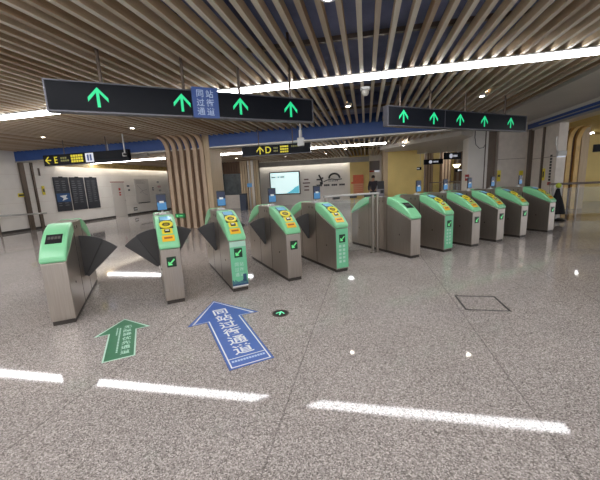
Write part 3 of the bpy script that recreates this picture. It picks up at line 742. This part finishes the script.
def gate(label, x, entry, sticker):
    t = thing('ticket_gate', label, 'ticket gate', (x, Y0, 0), 0, 'row of ticket gates')
    body = B(); body.prism([(0, .05), (LEN, .05), (LEN, .735), (LEN-.66, .995), (LEN-.66, HT), (.66, HT), (.66, .995), (0, .735)], 0, W, fn)
    body.build('body', M_STEEL, t, bevel=.008)
    B().box(.012, W-.012, .012, LEN-.012, 0, .05).build('plinth', M_PLINTH, t)
    B().box(.02, W-.02, .67, LEN-.67, HT, HT+.006).build('top_plate', M_STEELTOP, t)
    c = B(); c.prism(cap_poly(), -.008, W+.008, fn); c.build('front_hood', M_GREEN, t, bevel=.022)
    c = B(); c.prism([(LEN-p, q) for p, q in cap_poly()], -.008, W+.008, fn); c.build('rear_hood', M_GREEN, t, bevel=.022)
    for xx in (-.002, W-.001):                     # panel seams on the two sides
        for y in (.66, LEN-.66): B().box(xx, xx+.003, y-.006, y+.006, .05, .99).build('panel_seam', M_PLINTH, t)
    lk = B()
    for xx in (-.004, W-.001): lk.cyl((xx, .3, .42), (xx+.005, .3, .42), .014); lk.cyl((xx, LEN-.3, .42), (xx+.005, LEN-.3, .42), .014)
    lk.build('side_locks', M_PLINTH, t)
    sn = B()
    for xx in (-.004, W-.001):
        for y in (.78, .9): sn.box(xx, xx+.005, y-.008, y+.008, 1.03, 1.07)
    sn.build('side_sensors', M_BLACK, t)
    if sticker:
        fp = B().box(.006, W-.006, -.006, .0, .07, .73).build('front_sticker', M_STICK, t)
        if sticker == 2:
            lettering([(ch, .062, Matrix.Translation((W/2+(-.035 if k % 2 == 0 else .035), -.0068, .4-(k//2)*.075)) @ STAND) for k, ch in enumerate('同站过街通道')], 'lettering', M_PALE, fp, .0006)
            B().box(.006, W-.006, -.0075, -.006, .655, .73).build('pale_band', M_PALE, fp)
            sk = B(); sk.box(.006, W-.006, -.008, -.006, .085, .115)
            for k in range(12): sk.box(.01+k*.0185, .024+k*.0185, -.008, -.006, .115, .125+random.choice((.02, .03, .05)))
            sk.box(.165, .215, -.008, -.006, .14, .25)
            sk.build('skyline_print', mat('skyline_blue', (52, 84, 116), .5), fp)
            B().box(.006, W-.006, -.0085, -.008, .07, .088).build('white_band', M_WHITE, fp)
        else:
            for c_ in range(2):
                p = B()
                for k in range(5): p.box(.055+c_*.075, .1+c_*.075, -.0075, -.006, .16+k*.065, .2+k*.065)
                p.build('print', M_PALE, fp)
    if entry:
        B().box(W/2-.058, W/2+.058, -.014, -.002, .5, .635).build('arrow_display', M_DKGRN, t, bevel=.01)
        B().prism(diag_arrow(.085), -.0165, -.0135, lambda p, q, t_: (W/2+p, t_, .568+q)).build('arrow', M_GATEARROW, t)
        b = B(); on_cap(b, .78, .15, .14, .006); bz = b.build('display_bezel', M_BLACK, t)
        b = B(); on_cap(b, .78, .135, .12, .009); b.build('lcd', M_LCD, bz)
        ctr, n = capnorm(.53)
        b = B(); on_cap(b, .53, .165, .165, .004); rd = b.build('card_reader', M_INK, t)
        B().ring(ctr+n*.003, n, .052, .085, .012).build('yellow_ring', M_YEL, rd)
        B().cyl(ctr+n*.003, ctr+n*.012, .03).build('reader_eye', mat('reader_olive', (150, 134, 44), .4), rd)
        b = B(); on_cap(b, .33, .13, .1, .004); st = b.build('token_plate', M_YEL, t)
        b = B(); on_cap(b, .33, .07, .06, .008); b.build('token_slot', M_BLACK, st)
        b = B(); on_cap(b, .345, .045, .022, .011); b.build('slot_lip', M_WHITE, st)
        b = B(); on_cap(b, .14, .15, .1, .004); st = b.build('orange_sticker', M_ORANGE, t)
        b = B(); on_cap(b, .15, .1, .03, .005); b.build('print', mat('sticker_print', (160, 90, 40), .5), st)
        # face reader on a short stalk
        B().cyl((W/2, .86, HT), (W/2, .86, 1.22), .016).build('screen_stalk', M_TRIM, t)
        B().box(W/2-.05, W/2+.05, .82, .9, HT, HT+.03).build('stalk_base', M_LAMPBODY, t, bevel=.006)
        ts = B(); ts.box(W/2-.07, W/2+.07, .8, .825, 1.19, 1.435); sc = ts.build('reader_screen', M_BLACK, t, bevel=.006)
        B().box(W/2-.062, W/2+.062, .797, .8, 1.31, 1.415).build('screen_upper', M_SCREENNAVY, sc)
        B().box(W/2-.062, W/2+.062, .797, .8, 1.2, 1.31).build('screen_lower', M_SCREENBLUE, sc)
        B().box(W/2-.03, W/2+.03, .7955, .797, 1.3, 1.33).build('screen_band', M_WHITE, sc)
    else:
        b = B(); on_cap(b, .42, .16, .16, .004); bz = b.build('display', M_BLACK, t)
        p = B()
        for k in range(4): on_cap(p, .44, .024, .05, .006, xo=-.05+k*.033)
        p.build('display_digits', mat('display_grey', (92, 90, 86), .4), bz)
    return t
def flap(t, side, wide):
    """fan leaf standing out of the gate's side (+1 right, -1 left)"""
    xb = W-.03 if side > 0 else .03
    zp, R, a0 = (.25, .655, 43) if wide else (.37, .56, 57)
    def leaf(a_lo, a_hi, r, y0, y1, m, nm):
        def P(rr, a): return (xb+side*rr*math.cos(a), zp+rr*math.sin(a))
        al = [math.radians(a_lo+(a_hi-a_lo)*i/14) for i in range(15)]
        poly = [P(.1, al[0])]+[P(r, a) for a in al]+[P(.1, al[-1])]
        b = B(); b.prism(poly, y0, y1, lambda p, q, t_: (p, t_, q)); return b.build(nm, m, t, bevel=.006)
    if wide:
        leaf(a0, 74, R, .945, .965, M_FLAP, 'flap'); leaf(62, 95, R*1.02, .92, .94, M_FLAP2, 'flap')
    else: leaf(a0, 95, R, .935, .96, M_FLAP, 'flap')
specs = [
 ('leftmost gate, steel front with only a dark display in its green hood', 0, 0, [(1, 1)]),
 ('second gate from the left, steel front seen head on, wide flap on its left', 1, 0, [(-1, 1), (1, 0)]),
 ('gate with a pale green front bearing white characters and a blue skyline strip', 1, 2, [(-1, 0), (1, 0)]),
 ('steel fronted gate right of the green skyline gate', 1, 0, [(-1, 0), (1, 0)]),
 ('green fronted gate left of the steel barrier rail', 1, 1, [(-1, 0)]),
 ('gate right of the barrier rail, steel front with a dark display in its green hood', 0, 0, [(1, 0)]),
 ('green fronted gate in the right hand group', 1, 1, [(-1, 0), (1, 0)]),
 ('steel fronted gate directly right of the green fronted one in the right hand group', 1, 0, [(-1, 0), (1, 0)]),
 ('third gate from the right end of the row, steel front', 1, 0, [(-1, 0), (1, 0)]),
 ('second gate from the right end of the row, steel front', 1, 0, [(-1, 0), (1, 1)]),
 ('rightmost gate, beside the black draped stand', 1, 0, [(-1, 1)]),
]
for i, (lb, en, stck, fl) in enumerate(specs):
    t = gate(lb, XS[i], en, stck)
    for s, w in fl: flap(t, s, w)

# barrier rails at the sides of the gate groups
def barrier(label, x0, x1, y, z, posts, flat=True):
    t = thing('barrier_rail', label, 'barrier', ((x0+x1)/2, y, 0)); xm = (x0+x1)/2
    B().box(x0-xm, x1-xm, -.035, .035, z-.03, z+.012).build('top_rail', M_TRIM, t, bevel=.012)
    for px in posts:
        po = B().cyl((px-xm, 0, 0), (px-xm, 0, z-.02), .03, n=14).build('post', M_STEELTOP, t, smooth=False)
        B().cyl((px-xm, 0, 0), (px-xm, 0, .025), .055, n=14).build('foot_plate', M_STEELTOP, po)
    g0, g1 = x0-xm+.05, min(posts[-1], x1)-xm-.08
    B().box(g0, g1, -.006, .006, .1, z-.1).build('glass_panel', M_GLASS, t)
    for s in (.2, .55, .85): B().box(g0+(g1-g0)*s-.07, g0+(g1-g0)*s+.07, -.02, .02, z-.07, z-.02).build('glass_clip', M_BLACK, t)
    return t
barrier('steel and glass barrier rail closing the gap in the middle of the gate row', 2.99, 4.28, 5.18, 1.23, [3.04, 4.13, 4.25])

t = gthing('handrail', 'steel handrail standing by the left wall shutter rails', 'handrail', -13.6, 11.0)
B().tube([(-.7, -1.4, .76), (.05, .25, .72)], .035).build('rail', M_TRIM, t, smooth=True)
for fx, fy in ((-.03, .1), (-.62, -1.2)): B().cyl((fx, fy, 0), (fx, fy, .72), .03).build('post', M_DARKTRIM, t)
# ------------------------------------------------------------------ things on the floor
def flat(b, poly, z0, z1): return b.prism(poly, z0, z1, lambda p, q, t_: (p, q, t_))
def floor_arrow(label, loc, rot, poly, inner, m, border):
    t = thing('floor_arrow', label, 'floor sticker', loc, rot)
    flat(B(), poly, .0008, .002).build('border', border, t)
    flat(B(), inner, .002, .0026).build('face', m, t)
    return t
def arrow_poly(sw, hw, sh, tot, off=0):
    # shaft half-width sw, head half-width hw, shaft length sh, total length
    k = off
    return [(-sw+k, k), (sw-k, k), (sw-k, sh+k*.6), (hw-k*2.3, sh+k*.6), (0, tot-k*1.5), (-hw+k*2.3, sh+k*.6), (-sw+k, sh+k*.6)]
FLATM = Matrix.Identity(4)
t = floor_arrow('green floor arrow with white characters, left of the blue one', (-.39, 3.13, 0), 0, arrow_poly(.135, .27, .63, 1.01), arrow_poly(.135, .27, .63, 1.01, .014), M_FLOORGRN, M_PALE)
lettering([(ch, .085, Matrix.Translation((.045, .74-k*.103, .0028)) @ Matrix.Diagonal((1, 1, 1, 1))) for k, ch in enumerate('无障碍优先通道')], 'lettering', M_PALE, t, .0003)
p = B()
for y in range(17): p.box(-.035, -.02, .14+y*.036, .165+y*.036, .0026, .003)
for y in range(6): p.box(-.062, -.05, .56+y*.034, .583+y*.034, .0026, .003)
p.build('small_print', M_PALE, t)
bp = arrow_poly(.2, .41, 1.06, 1.73)
t = floor_arrow('large blue floor arrow with white characters', (.655, 2.43, 0), 0, bp, arrow_poly(.2, .41, 1.06, 1.73, .006), M_FLOORBLUE, mat('sticker_dark_blue', (52, 80, 140), .5))
ln = B()
pa = arrow_poly(.2, .41, 1.06, 1.73, .022); pb = arrow_poly(.2, .41, 1.06, 1.73, .034)
n = len(pa)
for i in range(n):
    A, C_, D, E2 = pa[i], pa[(i+1) % n], pb[(i+1) % n], pb[i]
    flat(ln, [A, C_, D, E2], .0026, .003)
ln.box(-.165, .165, .16, .17, .0026, .003)
ln.build('white_line', M_WHITE, t)
lettering([(ch, .19, Matrix.Translation((0, 1.3-k*.2, .0028))) for k, ch in enumerate('同站过街通道')], 'lettering', M_WHITE, t, .0003)
p = B()
for k in range(12): p.box(-.15+k*.0255, -.13+k*.0255, .1, .13, .0026, .003)
p.build('small_print', M_BLUETXT, t)
t = thing('floor_exit_disc', 'round black floor disc with a green arrow, right of the blue arrow', 'floor marker', (1.27, 3.3, 0))
B().cyl((0, 0, 0), (0, 0, .004), .1, n=32).build('disc', M_BLACK, t); B().ring((0, 0, .003), (0, 0, 1), .088, .1, .003, 32).build('rim', M_DARKTRIM, t)
a = B(); R = Matrix.Rotation(math.radians(-35), 2)
flat(a, [tuple(R @ Vector((p*.42, q*.42))) for p, q in up_arrow2(.25)], .004, .0055); a.build('arrow', mat('disc_green', (110, 226, 170), .4, emit=.5), t)
t = gthing('floor_hatch', 'square access hatch framed by a dark groove in the floor at right', 'hatch', 1.32, 3.92)
h = B(); s = .235
for a_, b_, c_, d_ in ((-s, s, -s, -s+.022), (-s, s, s-.022, s), (-s, -s+.022, -s, s), (s-.022, s, -s, s)): h.box(a_, b_, c_, d_, .0005, .0025)
h.build('groove', mat('groove_dark', (56, 52, 50), .5), t)
# green emergency exit sign low on the timber column
t = gthing('emergency_sign', 'small green lit exit sign low on the timber column', 'sign', -6.95, 10.93, .4)
B().box(-.2, .2, -.05, 0, 0, .16).build('plate', mat('exit_green', (20, 96, 52), .4, emit=.3), t)
p = B(); p.box(-.14, -.06, -.053, -.05, .04, .12); p.box(-.02, .12, -.053, -.05, .06, .1); p.build('pictogram', M_GATEARROW, t)

# ------------------------------------------------------------------ light and view
w = bpy.data.worlds.new('world'); S.world = w; w.use_nodes = True
w.node_tree.nodes['Background'].inputs[0].default_value = (.9, .93, 1, 1)
w.node_tree.nodes['Background'].inputs[1].default_value = 1.0
S.view_settings.view_transform = 'Standard'; S.view_settings.look = 'None'; S.view_settings.gamma = 1
S.view_settings.use_curve_mapping = False
S.view_settings.exposure = .75
